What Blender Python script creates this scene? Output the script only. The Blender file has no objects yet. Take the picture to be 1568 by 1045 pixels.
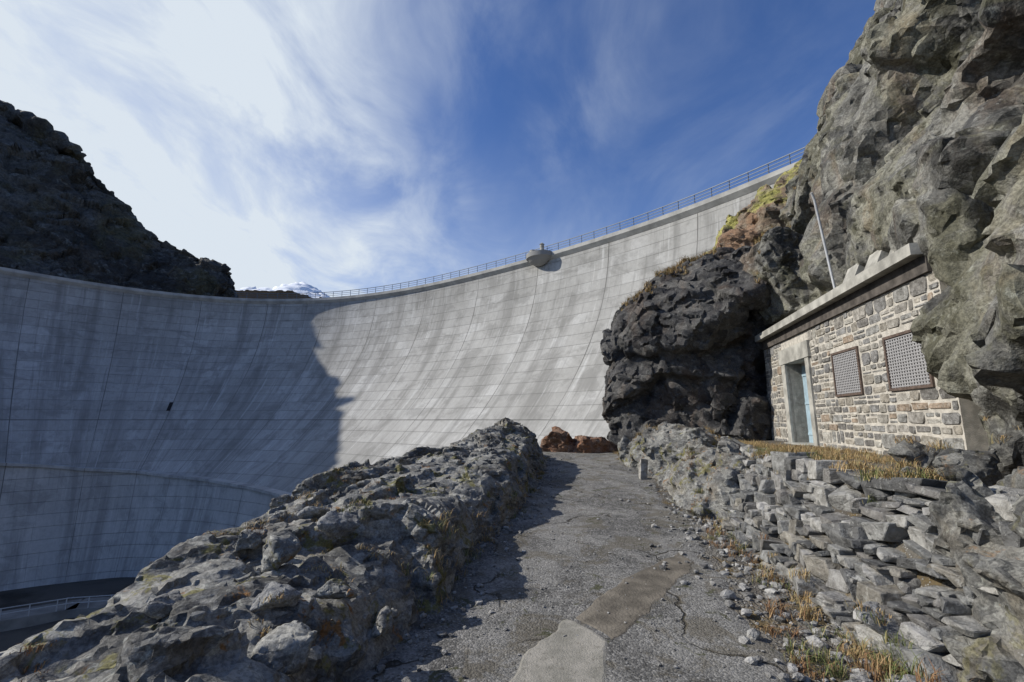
import bpy, bmesh, math, random
import numpy as np
from mathutils import Vector, Matrix
random.seed(7); rng=np.random.default_rng(7)
EYE=1.6; H=24.0
S=bpy.context.scene
col=S.collection
# ------------------------------------------------------------ helpers
def link(o,parent=None):
    col.objects.link(o)
    if parent: o.parent=parent
    return o
def empty(name):
    return link(bpy.data.objects.new(name,None))
def mk(name,verts,faces,mat=None,parent=None,smooth=False,cols=None,uv=None):
    me=bpy.data.meshes.new(name)
    me.from_pydata([tuple(v) for v in verts] if not isinstance(verts,np.ndarray) else verts.tolist(),[],faces)
    if smooth: me.polygons.foreach_set('use_smooth',[True]*len(me.polygons))
    if cols is not None:
        a=me.color_attributes.new('Col','FLOAT_COLOR','POINT')
        c=np.ones((len(me.vertices),4),dtype=np.float32); c[:,:3]=cols
        a.data.foreach_set('color',c.ravel())
    if uv is not None:
        l=me.uv_layers.new(name='UVMap')
        idx=np.zeros(len(me.loops),dtype=np.int32); me.loops.foreach_get('vertex_index',idx)
        l.data.foreach_set('uv',np.asarray(uv,dtype=np.float32)[idx].ravel())
    me.update()
    if mat: me.materials.append(mat)
    return link(bpy.data.objects.new(name,me),parent)
def gridfaces(nu,nv,flip=False,off=0):
    a=np.arange(nu*nv).reshape(nu,nv)+off
    f=np.stack([a[:-1,:-1],a[1:,:-1],a[1:,1:],a[:-1,1:]],-1).reshape(-1,4)
    if flip: f=f[:,::-1]
    return f.tolist()
def h01(ix,iy,iz,k):
    n=(ix*73856093)^(iy*19349663)^(iz*83492791)^(k*374761393)
    n=n&0xffffffff
    n=((n^(n>>13))*1274126177)&0xffffffff
    n=((n^(n>>16))*668265263)&0xffffffff
    n=n^(n>>15)
    return n/4294967296.0
def blocky(P,scale,seed,an=(1,1,1),rot=(0.4,0.5,0.3),crack=.10,step=.9,grad=2.5):
    R=np.array(Matrix.Rotation(rot[0],3,'X')@Matrix.Rotation(rot[1],3,'Y')@Matrix.Rotation(rot[2],3,'Z'))
    q=(P@R)/scale*np.array(an)
    i=np.floor(q).astype(np.int64)
    best=np.full(len(q),1e9); sec=np.full(len(q),1e9); bx=i[:,0].copy(); by=i[:,1].copy(); bz=i[:,2].copy()
    for a in(-1,0,1):
        for b in(-1,0,1):
            for c in(-1,0,1):
                x,y,z=i[:,0]+a,i[:,1]+b,i[:,2]+c
                d=(q[:,0]-x-h01(x,y,z,seed))**2+(q[:,1]-y-h01(x,y,z,seed+1))**2+(q[:,2]-z-h01(x,y,z,seed+2))**2
                m=d<best
                sec=np.where(m,best,np.minimum(sec,d)); best=np.where(m,d,best)
                bx=np.where(m,x,bx); by=np.where(m,y,by); bz=np.where(m,z,bz)
    x,y,z=bx,by,bz
    dx=q[:,0]-x-h01(x,y,z,seed); dy=q[:,1]-y-h01(x,y,z,seed+1); dz=q[:,2]-z-h01(x,y,z,seed+2)
    val=(h01(x,y,z,seed+3)-.5)*step+dx*(h01(x,y,z,seed+4)-.5)*grad+dy*(h01(x,y,z,seed+5)-.5)*grad+dz*(h01(x,y,z,seed+6)-.5)*grad
    edge=np.sqrt(sec)-np.sqrt(best)
    return val-crack*np.exp(-(edge/0.05)**2)
def vnoise(P,scale,seed):
    q=P/scale; i=np.floor(q).astype(np.int64); f=q-i; f=f*f*(3-2*f); r=0
    for a in(0,1):
        for b in(0,1):
            for c in(0,1):
                w=(f[:,0] if a else 1-f[:,0])*(f[:,1] if b else 1-f[:,1])*(f[:,2] if c else 1-f[:,2])
                r=r+w*h01(i[:,0]+a,i[:,1]+b,i[:,2]+c,seed)
    return r*2-1
def displace(P,N,levels,seed=1,an=(1,1,1.5)):
    D=np.zeros(len(P)); 
    W=P+np.stack([vnoise(P,levels[0][0]*.7,k) for k in(91,92,93)],-1)*levels[0][0]*.05
    for j,(s,a) in enumerate(levels):
        D+=a*blocky(W,s,seed+j*17,an)
    return P+N*D[:,None]
def cr(C,t):
    n=len(C); t=np.clip(t,0,n-1-1e-6); i=t.astype(int); f=t-i
    sh=(-1,)+(1,)*(C.ndim-1); f=f.reshape(sh)
    g=lambda k:C[np.clip(i+k,0,n-1)]
    p0,p1,p2,p3=g(-1),g(0),g(1),g(2)
    return .5*((2*p1)+(-p0+p2)*f+(2*p0-5*p1+4*p2-p3)*f*f+(-p0+3*p1-3*p2+p3)*f**3)
def applymod(me,kind,**k):
    o=bpy.data.objects.new('t',me); col.objects.link(o)
    m=o.modifiers.new('r',kind)
    for a,b in k.items(): setattr(m,a,b)
    dg=bpy.context.evaluated_depsgraph_get(); dg.update()
    me2=bpy.data.meshes.new_from_object(o.evaluated_get(dg))
    bpy.data.objects.remove(o)
    return me2
def remesh(me,voxel): return applymod(me,'REMESH',mode='VOXEL',voxel_size=voxel)
def pn(me):
    n=len(me.vertices); P=np.zeros(n*3); me.vertices.foreach_get('co',P)
    N=np.zeros(n*3); me.vertex_normals.foreach_get('vector',N); return P.reshape(-1,3),N.reshape(-1,3)
def solid_rock(name,me,v1,v2,coarse,fine,mat,seed,an,parent=None,dec=.22):
    me=remesh(me,v1); P,N=pn(me)
    me.vertices.foreach_set('co',displace(P,N,coarse,seed,an).ravel()); me.update()
    me=remesh(me,v2); P,N=pn(me)
    P=displace(P,N,fine,seed+50,an); P[:,2]+=EYE
    me.vertices.foreach_set('co',P.ravel()); me.update()
    if dec<1: me=applymod(me,'DECIMATE',ratio=dec)
    me.polygons.foreach_set('use_smooth',[True]*len(me.polygons)); me.set_sharp_from_angle(angle=math.radians(27)); me.update()
    me.materials.clear(); me.materials.append(mat); me.name=name
    return link(bpy.data.objects.new(name,me),parent)
def hull_rock(name,sets,voxel,levels,mat,seed=1,an=(1,1,1.5),parent=None,nc=2,dec=.22):
    bm=bmesh.new()
    for s in sets:
        vs=[bm.verts.new(p) for p in s]
        r=bmesh.ops.convex_hull(bm,input=vs,use_existing_faces=False)
        bad=[g for g in set(r['geom_interior'])|set(r['geom_unused']) if isinstance(g,bmesh.types.BMVert) and g.is_valid]
        bmesh.ops.delete(bm,geom=bad,context='VERTS')
    bmesh.ops.recalc_face_normals(bm,faces=bm.faces)
    me=bpy.data.meshes.new('t'); bm.to_mesh(me); bm.free()
    return solid_rock(name,me,voxel*1.3,voxel,levels[:nc],levels[nc:],mat,seed,an,parent,dec)
def sheet_solid(name,C,tu,tv,back,v1,v2,coarse,fine,mat,seed,an,dec=.2):
    C=np.array(C,float)
    A=cr(C,tu); A=np.swapaxes(cr(np.swapaxes(A,0,1),tv),0,1); nu,nv=A.shape[:2]
    Bk=A+np.array(back)
    V=np.concatenate([A.reshape(-1,3),Bk.reshape(-1,3)]); n=nu*nv
    F=gridfaces(nu,nv)+gridfaces(nu,nv,True,n)
    bd=[(i,0) for i in range(nu)]+[(nu-1,j) for j in range(1,nv)]+[(i,nv-1) for i in range(nu-2,-1,-1)]+[(0,j) for j in range(nv-2,0,-1)]
    ids=[i*nv+j for i,j in bd]
    for a,b in zip(ids,ids[1:]+ids[:1]): F.append((b,a,a+n,b+n))
    me=bpy.data.meshes.new('t'); me.from_pydata(V.tolist(),[],F); me.update()
    bm=bmesh.new(); bm.from_mesh(me); bmesh.ops.recalc_face_normals(bm,faces=bm.faces); bm.to_mesh(me); bm.free()
    return solid_rock(name,me,v1,v2,coarse,fine,mat,seed,an,None,dec)
def boxv(x0,x1,y0,y1,z0,z1):
    v=[(x0,y0,z0),(x1,y0,z0),(x1,y1,z0),(x0,y1,z0),(x0,y0,z1),(x1,y0,z1),(x1,y1,z1),(x0,y1,z1)]
    f=[(0,3,2,1),(4,5,6,7),(0,1,5,4),(1,2,6,5),(2,3,7,6),(3,0,4,7)]
    return v,f
class MB:
    def __init__(s): s.v=[];s.f=[];s.c=[]
    def add(s,v,f,c=None):
        n=len(s.v); s.v+= [tuple(p) for p in v]; s.f+=[tuple(i+n for i in q) for q in f]
        if c is not None: s.c+=[c]*len(v)
    def box(s,*a,M=None,c=None):
        v,f=boxv(*a)
        if M: v=[M@Vector(p) for p in v]
        s.add(v,f,c)
    def make(s,name,mat,parent=None,smooth=False):
        return mk(name,s.v,s.f,mat,parent,smooth,cols=np.array(s.c) if s.c else None)
class NT:
    def __init__(s,nt): s.t=nt; s.n=nt.nodes; s.l=nt.links
    def new(s,ty,**k):
        n=s.n.new(ty)
        for a,b in k.items():
            if a=='i':
                for x,y in b.items():
                    if isinstance(y,bpy.types.NodeSocket): s.l.new(y,n.inputs[x])
                    else: n.inputs[x].default_value=y
            else: setattr(n,a,b)
        return n
    def noise(s,v,sc,det=6,ro=.55,dist=0):
        return s.new('ShaderNodeTexNoise',i={'Vector':v,'Scale':sc,'Detail':min(det,5),'Roughness':ro,'Distortion':dist}).outputs['Fac']
    def ramp(s,f,a,b,ca=0.0,cb=1.0):
        return s.new('ShaderNodeMapRange',interpolation_type='SMOOTHSTEP',i={0:f,1:a,2:b,3:ca,4:cb}).outputs[0]
    def mix(s,f,a,b,mode='MIX'):
        n=s.new('ShaderNodeMix',data_type='RGBA',blend_type=mode)
        for k,y in ((0,f),(6,a),(7,b)):
            if isinstance(y,bpy.types.NodeSocket): s.l.new(y,n.inputs[k])
            else: n.inputs[k].default_value=(y if k==0 else (*y,1) if len(y)==3 else y)
        return n.outputs[2]
    def math(s,op,a,b=0.0,c=0.0):
        return s.new('ShaderNodeMath',operation=op,i={0:a,1:b,2:c}).outputs[0]
    def map(s,v,sc=(1,1,1),rot=(0,0,0)):
        return s.new('ShaderNodeMapping',i={'Vector':v,'Scale':sc,'Rotation':rot}).outputs[0]
    def facet(s,P,sc):
        v=s.new('ShaderNodeTexVoronoi',i={'Vector':P,'Scale':sc})
        d=s.new('ShaderNodeVectorMath',operation='SUBTRACT',i={0:P,1:v.outputs['Position']}).outputs[0]
        k=s.new('ShaderNodeVectorMath',operation='SUBTRACT',i={0:v.outputs['Color'],1:(.5,.5,.5)}).outputs[0]
        dt=s.new('ShaderNodeVectorMath',operation='DOT_PRODUCT',i={0:d,1:k}).outputs['Value']
        r=s.new('ShaderNodeSeparateColor',i={0:v.outputs['Color']}).outputs[0]
        return s.math('ADD',s.math('MULTIPLY',dt,3.2*sc),s.math('MULTIPLY',r,.7)), r
def material(name,rough=.9,spec=.25):
    m=bpy.data.materials.new(name); m.use_nodes=True
    T=NT(m.node_tree); b=T.n['Principled BSDF']; b.inputs['Roughness'].default_value=rough
    b.inputs['Specular IOR Level'].default_value=spec
    T.b=b; T.obj=T.new('ShaderNodeNewGeometry').outputs['Position']; T.m=m
    return m,T
def fin(T,c,h=None,dist=.02,strength=1.0):
    T.l.new(c,T.b.inputs['Base Color']) if isinstance(c,bpy.types.NodeSocket) else setattr(T.b.inputs['Base Color'],'default_value',(*c,1))
    if h is not None:
        bn=T.new('ShaderNodeBump',i={'Height':h,'Distance':dist,'Strength':strength})
        T.l.new(bn.outputs[0],T.b.inputs['Normal'])
def plain(name,c,rough=.7,var=.25,sc=8,bump=.003,metal=0):
    m,T=material(name,rough); T.b.inputs['Metallic'].default_value=metal
    n=T.noise(T.obj,sc,6); n2=T.noise(T.obj,sc*9,4)
    f=T.ramp(n,.3,.7); 
    cc=T.mix(f,tuple(x*(1-var) for x in c),tuple(min(1,x*(1+var)) for x in c)); fin(T,cc,n2,bump)
    return m
def rock_mat(name,dark,mid,light,tint=(.22,.11,.05),ta=.3,sc=1.0,lichen=.5,yellow=0,bd=.08,an=1.7,moss=0,streak=0):
    m,T=material(name,.8,.35); P=T.obj
    wn=T.new('ShaderNodeTexNoise',i={'Vector':P,'Scale':2.2*sc,'Detail':3.0}).outputs['Color']
    Pa=T.map(P,(1,1,an),(.4,.5,.3))
    Pw=T.new('ShaderNodeVectorMath',operation='MULTIPLY_ADD',i={0:wn,1:(.12/sc,)*3,2:Pa}).outputs[0]
    fa,ra=T.facet(Pw,2.3*sc); fb,rb=T.facet(Pw,7.5*sc)
    n1=T.noise(Pa,.9*sc,5,.6,.5); n2=T.noise(Pa,5*sc,5,.65,.3); n3=T.noise(P,34*sc,4,.72)
    c=T.mix(T.ramp(n1,.38,.62),dark,mid)
    c=T.mix(T.math('MULTIPLY',T.ramp(ra,.35,1.0),.6),c,light)
    c=T.mix(T.math('MULTIPLY',T.ramp(rb,.55,1.0),.45),c,dark)
    c=T.mix(T.math('MULTIPLY',T.ramp(n2,.48,.7),.7),c,light)
    c=T.mix(T.math('MULTIPLY',T.ramp(T.noise(T.map(P,(1,1,.45)),1.3*sc,5,.6,1.0),.5,.68),ta),c,tint)
    if streak: c=T.mix(T.math('MULTIPLY',T.ramp(T.noise(T.map(P,(1.6,1.6,.18)),1.1,5,.65,.5),.5,.62),streak),c,tuple(x*.45 for x in dark))
    c=T.mix(T.math('MULTIPLY',T.ramp(T.noise(P,9*sc,5,.7,.4),.57,.64),lichen),c,(.38,.39,.35))
    if moss:
        c=T.mix(T.math('MULTIPLY',T.ramp(T.noise(P,2.3,5,.75,.5),.555,.62),moss),c,(.17,.155,.05))
        c=T.mix(T.math('MULTIPLY',T.ramp(T.noise(P,3.1,5,.75,.5),.60,.66),moss),c,(.26,.13,.04))
    if yellow: c=T.mix(T.math('MULTIPLY',T.ramp(T.noise(P,.8*sc,5,.7,.5),.46,.56),yellow),c,(.36,.34,.10))
    c=T.mix(T.ramp(n3,.38,.6),T.mix(1.0,c,(.55,.55,.55),'MULTIPLY'),c)
    hgt=T.math('ADD',T.math('ADD',fa,T.math('MULTIPLY',fb,.32)),T.math('ADD',T.math('MULTIPLY',n2,.34),T.math('MULTIPLY',n3,.18)))
    fin(T,c,hgt,bd/sc)
    return m
M_cliff=rock_mat('cliff_rock',(.055,.054,.051),(.17,.166,.149),(.32,.312,.275),(.21,.14,.085),.38,.7,.4,.12,.09,1.0,0,.55)
M_dark=rock_mat('dark_boulder_rock',(.03,.029,.03),(.07,.068,.067),(.15,.145,.135),(.12,.075,.045),.35,.8,.2,0,.08,1.3)
M_red=rock_mat('red_lichen_rock',(.13,.10,.07),(.23,.165,.11),(.30,.26,.19),(.32,.18,.10),.7,.5,.3,1.0,.07)
M_out=rock_mat('outcrop_rock',(.09,.088,.082),(.215,.211,.195),(.38,.375,.345),(.2,.14,.07),.25,1.3,.5,0,.055,2.4,.9)
M_orange=rock_mat('rusty_rock',(.09,.05,.032),(.23,.105,.052),(.32,.2,.13),(.30,.13,.055),.6,1.3,.25,0,.08)
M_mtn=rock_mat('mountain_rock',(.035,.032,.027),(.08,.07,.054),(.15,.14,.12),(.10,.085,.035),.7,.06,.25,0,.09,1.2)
M_lrock=rock_mat('pale_boulder_rock',(.14,.14,.14),(.27,.27,.265),(.40,.40,.385),(.22,.17,.1),.15,2.4,.4,0,.05)
M_foot=rock_mat('foot_rock',(.05,.05,.048),(.125,.123,.115),(.27,.265,.24),(.16,.12,.06),.3,1.5,.35,0,.06,1.6,.4)
def stonemat(name,rough=.85,li=.4,bd=.03):
    m,T=material(name,rough)
    a=T.new('ShaderNodeAttribute',attribute_name='Col').outputs['Color']
    fa,ra=T.facet(T.map(T.obj,(1,1,1.6),(.2,.3,0)),11.0)
    n=T.noise(T.obj,9,6,.65,.4); n3=T.noise(T.obj,55,4,.7)
    c=T.mix(T.ramp(n,.3,.68),T.mix(1.0,a,(.5,.49,.48),'MULTIPLY'),a)
    c=T.mix(T.math('MULTIPLY',T.ramp(T.noise(T.obj,17,6,.7),.55,.65),li),c,(.45,.45,.42))
    fin(T,c,T.math('ADD',T.math('ADD',n,T.math('MULTIPLY',n3,.4)),T.math('MULTIPLY',fa,.5)),bd)
    return m
M_stone=stonemat('loose_stone',.85,.4,.04); M_mason=stonemat('masonry_stone')
# ------------------------------------------------------------ world + sun
AZ=math.radians(-85); EL=math.radians(35.5)
sd=Vector((math.sin(AZ)*math.cos(EL),math.cos(AZ)*math.cos(EL),math.sin(EL)))
W=bpy.data.worlds.new('World'); S.world=W; W.use_nodes=True
T=NT(W.node_tree); bg=T.n['Background']
sky=T.new('ShaderNodeTexSky',sky_type='NISHITA'); sky.sun_disc=False; sky.sun_elevation=EL; sky.sun_rotation=AZ%(2*math.pi)
sky.altitude=2200; sky.air_density=1.3; sky.dust_density=.4; sky.ozone_density=3.0
tc=T.new('ShaderNodeTexCoord').outputs['Generated']
sep=T.new('ShaderNodeSeparateXYZ',i={0:tc})
den=T.math('ADD',T.math('MAXIMUM',sep.outputs[2],0.0),.22)
pl=T.new('ShaderNodeCombineXYZ',i={0:T.math('DIVIDE',sep.outputs[0],den),1:T.math('DIVIDE',sep.outputs[1],den),2:0.0}).outputs[0]
c1=T.noise(T.map(pl,(.8,.55,1),(0,0,.5)),1.4,6,.55,.5)
c2=T.new('ShaderNodeTexNoise',i={'Vector':T.map(pl,(1.4,.8,1),(0,0,.6)),'Scale':2.4,'Detail':9.0,'Roughness':.6,'Distortion':.6}).outputs['Fac']
hz=T.new('ShaderNodeVectorMath',operation='DOT_PRODUCT',i={0:tc,1:tuple(Vector((-.88,.34,.46)).normalized())}).outputs['Value']
haze=T.ramp(hz,.6,1.12)
low=T.ramp(sep.outputs[2],.62,.1)
cl=T.math('MULTIPLY',T.ramp(c1,.34,.64),T.ramp(c2,.32,.76))
left=T.ramp(hz,.12,.95)
f=T.math('ADD',T.math('MULTIPLY',cl,T.math('ADD',.18,T.math('MULTIPLY',left,.8))),T.math('MULTIPLY',haze,.85))
f=T.math('ADD',f,T.math('MULTIPLY',T.math('MULTIPLY',low,T.math('ADD',left,.15)),.6))
f=T.new('ShaderNodeClamp',i={0:f}).outputs[0]
blue=T.mix(1.0,sky.outputs[0],(.88,1.13,1.6),'MULTIPLY')
cc=T.mix(f,blue,(8.5,9.4,10.4))
T.l.new(cc,bg.inputs['Color']); bg.inputs['Strength'].default_value=.083
sun=bpy.data.lights.new('sun','SUN'); sun.energy=5.0; sun.angle=math.radians(.5); sun.color=(1,.95,.87)
so=link(bpy.data.objects.new('sun',sun)); so.rotation_euler=(-sd).to_track_quat('-Z','Y').to_euler(); so.location=(-50,0,80)
S.view_settings.view_transform='Standard'; S.view_settings.look='None'; S.view_settings.exposure=0
cam=bpy.data.cameras.new('camera'); cam.lens=16; cam.sensor_width=36; cam.clip_start=.05; cam.clip_end=12000
co=link(bpy.data.objects.new('camera',cam)); co.location=(0,0,EYE); co.rotation_euler=(math.radians(99.8),0,0); S.camera=co
# ------------------------------------------------------------ ground
def eL(Y): return np.interp(Y,[-4,1,2.8,4,5.2,6.5,8,10,12,14,17],[-1,-1,-.95,-.85,-.6,-.25,.15,.45,.75,.95,1.2])
def eR(Y): return np.interp(Y,[-4,3,5,7,10,14,17],[1.7,1.75,2.15,2.6,3.0,3.35,3.6])
def hp(Y): return np.interp(Y,[-4,4,7,14,16.5,19,26,60],[-1.65,-1.6,-1.5,-1.14,-1.08,-2.2,-8,-22])
def wb(Y): return np.interp(Y,[0,2.6,3.8,6.5,8,9.5,11,14],[2.4,2.45,2.55,2.95,3.3,3.7,4.2,4.6])
def wt(Y): return np.interp(Y,[0,2.8,4,5.5,7.5,8.9,11,14],[3.2,3.2,3.25,3.4,3.85,4.3,4.8,5.2])
def und(X,Y):
    P=np.stack([X.ravel(),Y.ravel(),np.zeros(X.size)],-1)
    return (vnoise(P,1.1,3)*.02+vnoise(P,.35,4)*.006).reshape(X.shape)
def terr(X,Y):
    p=hp(Y); t=np.clip((X-wb(Y))/(wt(Y)-wb(Y)),0,1); 
    top=np.where(Y<15,-.62,p+.4)
    h=p+(np.maximum(top,p)-p)*t-.10*(t>0)*(t<1)
    d=np.maximum(eL(Y)-1.5-X,0); h=h-d*1.25
    h=h+np.maximum(X-9,0)*1.0
    h=h-np.maximum(-Y-6,0)*.3
    P=np.stack([X.ravel(),Y.ravel(),h.ravel()],-1)
    far=np.clip((np.abs(X-2)-8)/20,0,1)+np.clip((Y-18)/20,0,1)
    h=h+und(X,Y)+far*vnoise(P,6,8).reshape(X.shape)*1.2
    lim=-20+.5*vnoise(P,9,11).reshape(X.shape)*np.clip(1-np.abs(X)/300,0,1)
    return np.clip(np.maximum(h,lim),-21,60)
def axis(a,b,st,lim):
    m=list(np.arange(a,b,st)); x=b; s=st
    while x<lim: m.append(x); s*=1.13; x+=s
    m.append(lim); x=a-st*1.1; s=st; l=[]
    while x>-lim: l.append(x); s*=1.13; x-=s
    l.append(-lim)
    return np.array(l[::-1]+m)
ax=axis(-5,10,.1,4000); ay=axis(-2,20,.1,4000)
GX,GY=np.meshgrid(ax,ay,indexing='ij'); GZ=terr(GX,GY)
m,T=material('ground_soil',.95)
n=T.noise(T.obj,1.2,7,.6,.5); n2=T.noise(T.obj,14,8,.7); vo=T.new('ShaderNodeTexVoronoi',i={'Vector':T.obj,'Scale':38.0}); 
c=T.mix(T.ramp(n,.35,.65),(.08,.07,.058),(.17,.16,.14))
c=T.mix(T.ramp(T.noise(T.obj,3.2,6,.6,.5),.5,.66),c,(.13,.095,.045))
c=T.mix(T.math('MULTIPLY',T.ramp(vo.outputs['Distance'],.35,.15),T.ramp(n2,.4,.6)),c,(.32,.315,.3))
c=T.mix(T.ramp(T.new('ShaderNodeSeparateXYZ',i={0:T.obj}).outputs[2],-6,-14),c,T.mix(T.ramp(T.noise(T.obj,.12,5,.6),.4,.6),(.05,.045,.035),(.11,.10,.085)))
fin(T,c,T.math('ADD',n2,T.math('MULTIPLY',vo.outputs['Distance'],-.8)),.03); M_ground=m
mk('ground',np.stack([GX,GY,GZ+EYE],-1).reshape(-1,3),gridfaces(len(ax),len(ay)),M_ground,None,True)
nu,nv=420,64
Yp=np.linspace(-3,17.3,nu)[:,None]+np.zeros((nu,nv)); tt=np.linspace(0,1,nv)[None,:]
ej=np.stack([Yp[:,0],Yp[:,0]*0,Yp[:,0]*0],-1)
l=eL(Yp)-.25; r=eR(Yp)+(vnoise(ej,.7,31)*.14+vnoise(ej,.2,32)*.06)[:,None]
Xp=l+(r-l)*tt; edge=np.clip(np.minimum(tt,1-tt)*25,0,1)
Zp=hp(Yp)+und(Xp,Yp)-.012+.03*edge
m,T=material('worn_asphalt',.9)
P=T.obj; vg=T.new('ShaderNodeTexVoronoi',i={'Vector':P,'Scale':60.0}); g=vg.outputs['Color']
n1=T.noise(P,.9,7,.6,.6); n2=T.noise(P,6,8,.7,.3); n3=T.noise(P,60,5,.75)
c=T.mix(T.ramp(n1,.4,.58),(.085,.083,.078),(.20,.195,.182))
c=T.mix(T.math('MULTIPLY',T.ramp(n2,.42,.68),.6),c,(.27,.26,.245))
c=T.mix(T.ramp(T.new('ShaderNodeSeparateColor',i={0:g}).outputs[0],.5,1.0,0,.55),c,(.36,.35,.33))
c=T.mix(T.ramp(T.new('ShaderNodeSeparateColor',i={0:g}).outputs[1],.6,1.0,0,.6),c,(.045,.043,.04))
vo=T.new('ShaderNodeTexVoronoi',feature='DISTANCE_TO_EDGE',i={'Vector':T.mix(.35,P,T.new('ShaderNodeTexNoise',i={'Vector':P,'Scale':2.0,'Detail':6.0}).outputs['Color']),'Scale':.7}).outputs[0]
ck=T.math('MULTIPLY',T.ramp(vo,.008,.002),T.ramp(T.noise(P,.8,3),.45,.55))
c=T.mix(ck,c,(.05,.045,.035))
c=T.mix(T.math('MULTIPLY',T.ramp(T.noise(P,2.1,8,.7,.6),.5,.6),.6),c,(.11,.095,.067))
c=T.mix(T.math('MULTIPLY',T.ramp(T.noise(P,3.1,8,.72,.6),.59,.65),.85),c,(.06,.062,.027))
fin(T,c,T.math('ADD',T.math('ADD',T.math('MULTIPLY',n3,.7),T.math('MULTIPLY',vg.outputs['Distance'],-.5)),T.math('ADD',T.math('MULTIPLY',n2,.7),T.math('MULTIPLY',ck,-1.2))),.018); M_asph=m
mk('asphalt_path',np.stack([Xp,Yp,Zp+EYE],-1).reshape(-1,3),gridfaces(nu,nv,True),M_asph,None,True)
def patch(name,poly,dz,mat):
    bm=bmesh.new(); vs=[bm.verts.new((x,y,0)) for x,y in poly]; bm.faces.new(vs)
    bmesh.ops.triangulate(bm,faces=bm.faces)
    for _ in range(5): bmesh.ops.subdivide_edges(bm,edges=bm.edges,cuts=1,use_grid_fill=True)
    XY=np.array([v.co[:2] for v in bm.verts]); P3=np.c_[XY,np.zeros(len(XY))]
    j=np.array([v.is_boundary for v in bm.verts])
    XY[:,0]+=vnoise(P3,.18,51)*.03+vnoise(P3,.06,55)*.012; XY[:,1]+=vnoise(P3,.18,52)*.03+vnoise(P3,.06,56)*.012
    z=hp(XY[:,1])+und(XY[:,0],XY[:,1])+.018+dz*np.where(j,.1,1)
    for v,a,b in zip(bm.verts,XY,z): v.co=(a[0],a[1],b+EYE)
    bmesh.ops.recalc_face_normals(bm,faces=bm.faces)
    me=bpy.data.meshes.new(name); bm.to_mesh(me); bm.free(); me.materials.append(mat)
    link(bpy.data.objects.new(name,me))
m,T=material('patch_concrete',.9)
n=T.noise(T.obj,4,8,.65,.3); n3=T.noise(T.obj,70,5,.7)
c=T.mix(T.ramp(n,.35,.65),(.22,.21,.18),(.33,.31,.27)); c=T.mix(T.ramp(T.noise(T.obj,20,6,.7),.54,.66,0,.6),c,(.15,.14,.115)); fin(T,c,n3,.01); M_pc=m
M_damp=plain('dirt_concrete',(.14,.123,.098),.85,.35,5,.012)
patch('concrete_path_patch',[(-.45,1.9),(.35,2.0),(.48,2.9),(.72,3.6),(.45,4.0),(.1,3.5)],.006,M_pc)
patch('dirt_path_patch',[(.5,4.0),(.76,3.62),(1.2,4.2),(2.0,5.3),(1.95,5.7),(1.1,4.8)],.004,M_damp)
# ------------------------------------------------------------ outcrop
prof=[(1,[(-.9,-1.9),(-1.2,-1.35),(-2.0,-1.28),(-2.9,-1.5),(-3.6,-2.6),(-6,-6)]),
(2.8,[(-.85,-1.9),(-1.15,-1.3),(-1.9,-1.13),(-2.8,-1.36),(-3.5,-2.4),(-6,-6)]),
(4,[(-.75,-1.85),(-1.0,-1.14),(-1.9,-1.02),(-2.85,-1.24),(-3.6,-2.2),(-6,-6)]),
(5.2,[(-.5,-1.8),(-.78,-1.02),(-1.7,-.94),(-2.95,-1.16),(-3.7,-2),(-6.2,-6)]),
(6.5,[(-.15,-1.8),(-.42,-.95),(-1.5,-.84),(-2.8,-.96),(-3.6,-1.9),(-6,-6)]),
(8,[(.25,-1.7),(-.1,-.85),(-1.1,-.74),(-2.4,-.78),(-3.3,-1.7),(-6,-6)]),
(10,[(.55,-1.6),(.15,-.62),(-.5,-.48),(-1.3,-.58),(-2.4,-1.5),(-5,-6)]),
(12,[(.85,-1.5),(.45,-.32),(-.1,-.08),(-.75,-.1),(-1.6,-1.2),(-4,-6)]),
(13.3,[(1.0,-1.4),(.65,-.6),(.2,-.4),(-.4,-.4),(-1.4,-1.5),(-3.5,-6)]),
(15.5,[(1.1,-1.5),(.8,-1.1),(.3,-1.3),(-.3,-1.5),(-1.4,-3),(-3,-7)])]
prof=[(-1,prof[0][1])]+prof
C=np.array([[(x,y,h) for x,h in pts] for y,pts in prof],float)
sheet_solid('rock_outcrop',C,np.linspace(0,10,200),np.linspace(0,5,70),(-.6,0,-1.6),.05,.028,[(1.7,.13),(.8,.09)],[(.26,.032),(.10,.012)],M_out,5,(1,1,2.6),.5)
def boulder(name,c,s,mat,seed,voxel=None,flat=.7):
    r=random.Random(seed); pts=[]
    for k in range(11):
        v=Vector((r.gauss(0,1),r.gauss(0,1),r.gauss(0,1))).normalized()
        pts.append((c[0]+v.x*s*r.uniform(.8,1.3),c[1]+v.y*s*r.uniform(.8,1.3),c[2]+v.z*s*flat))
    return hull_rock(name,[pts],voxel or s*.06,[(s*.9,s*.08),(s*.35,s*.04)],mat,seed,nc=1,dec=.4)
for i,(x,y,h,s) in enumerate([(-1.45,4.0,-.86,.17),(-1.75,3.6,-.96,.2),(-2.1,3.9,-.95,.14),(-1.5,3.1,-1.12,.16),(-1.15,3.2,-1.12,.14),(-2.3,4.7,-.95,.13),(-1.9,4.6,-.9,.17),(-1.2,2.7,-1.22,.18),(-.9,3.5,-1.42,.16),(-2.1,3.0,-1.1,.12),(-.75,4.3,-1.4,.13),(-1.6,5.3,-.88,.12)]):
    boulder('boulder' ,(x,y,h),s,M_lrock if i%3==0 else M_out,100+i)
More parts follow.
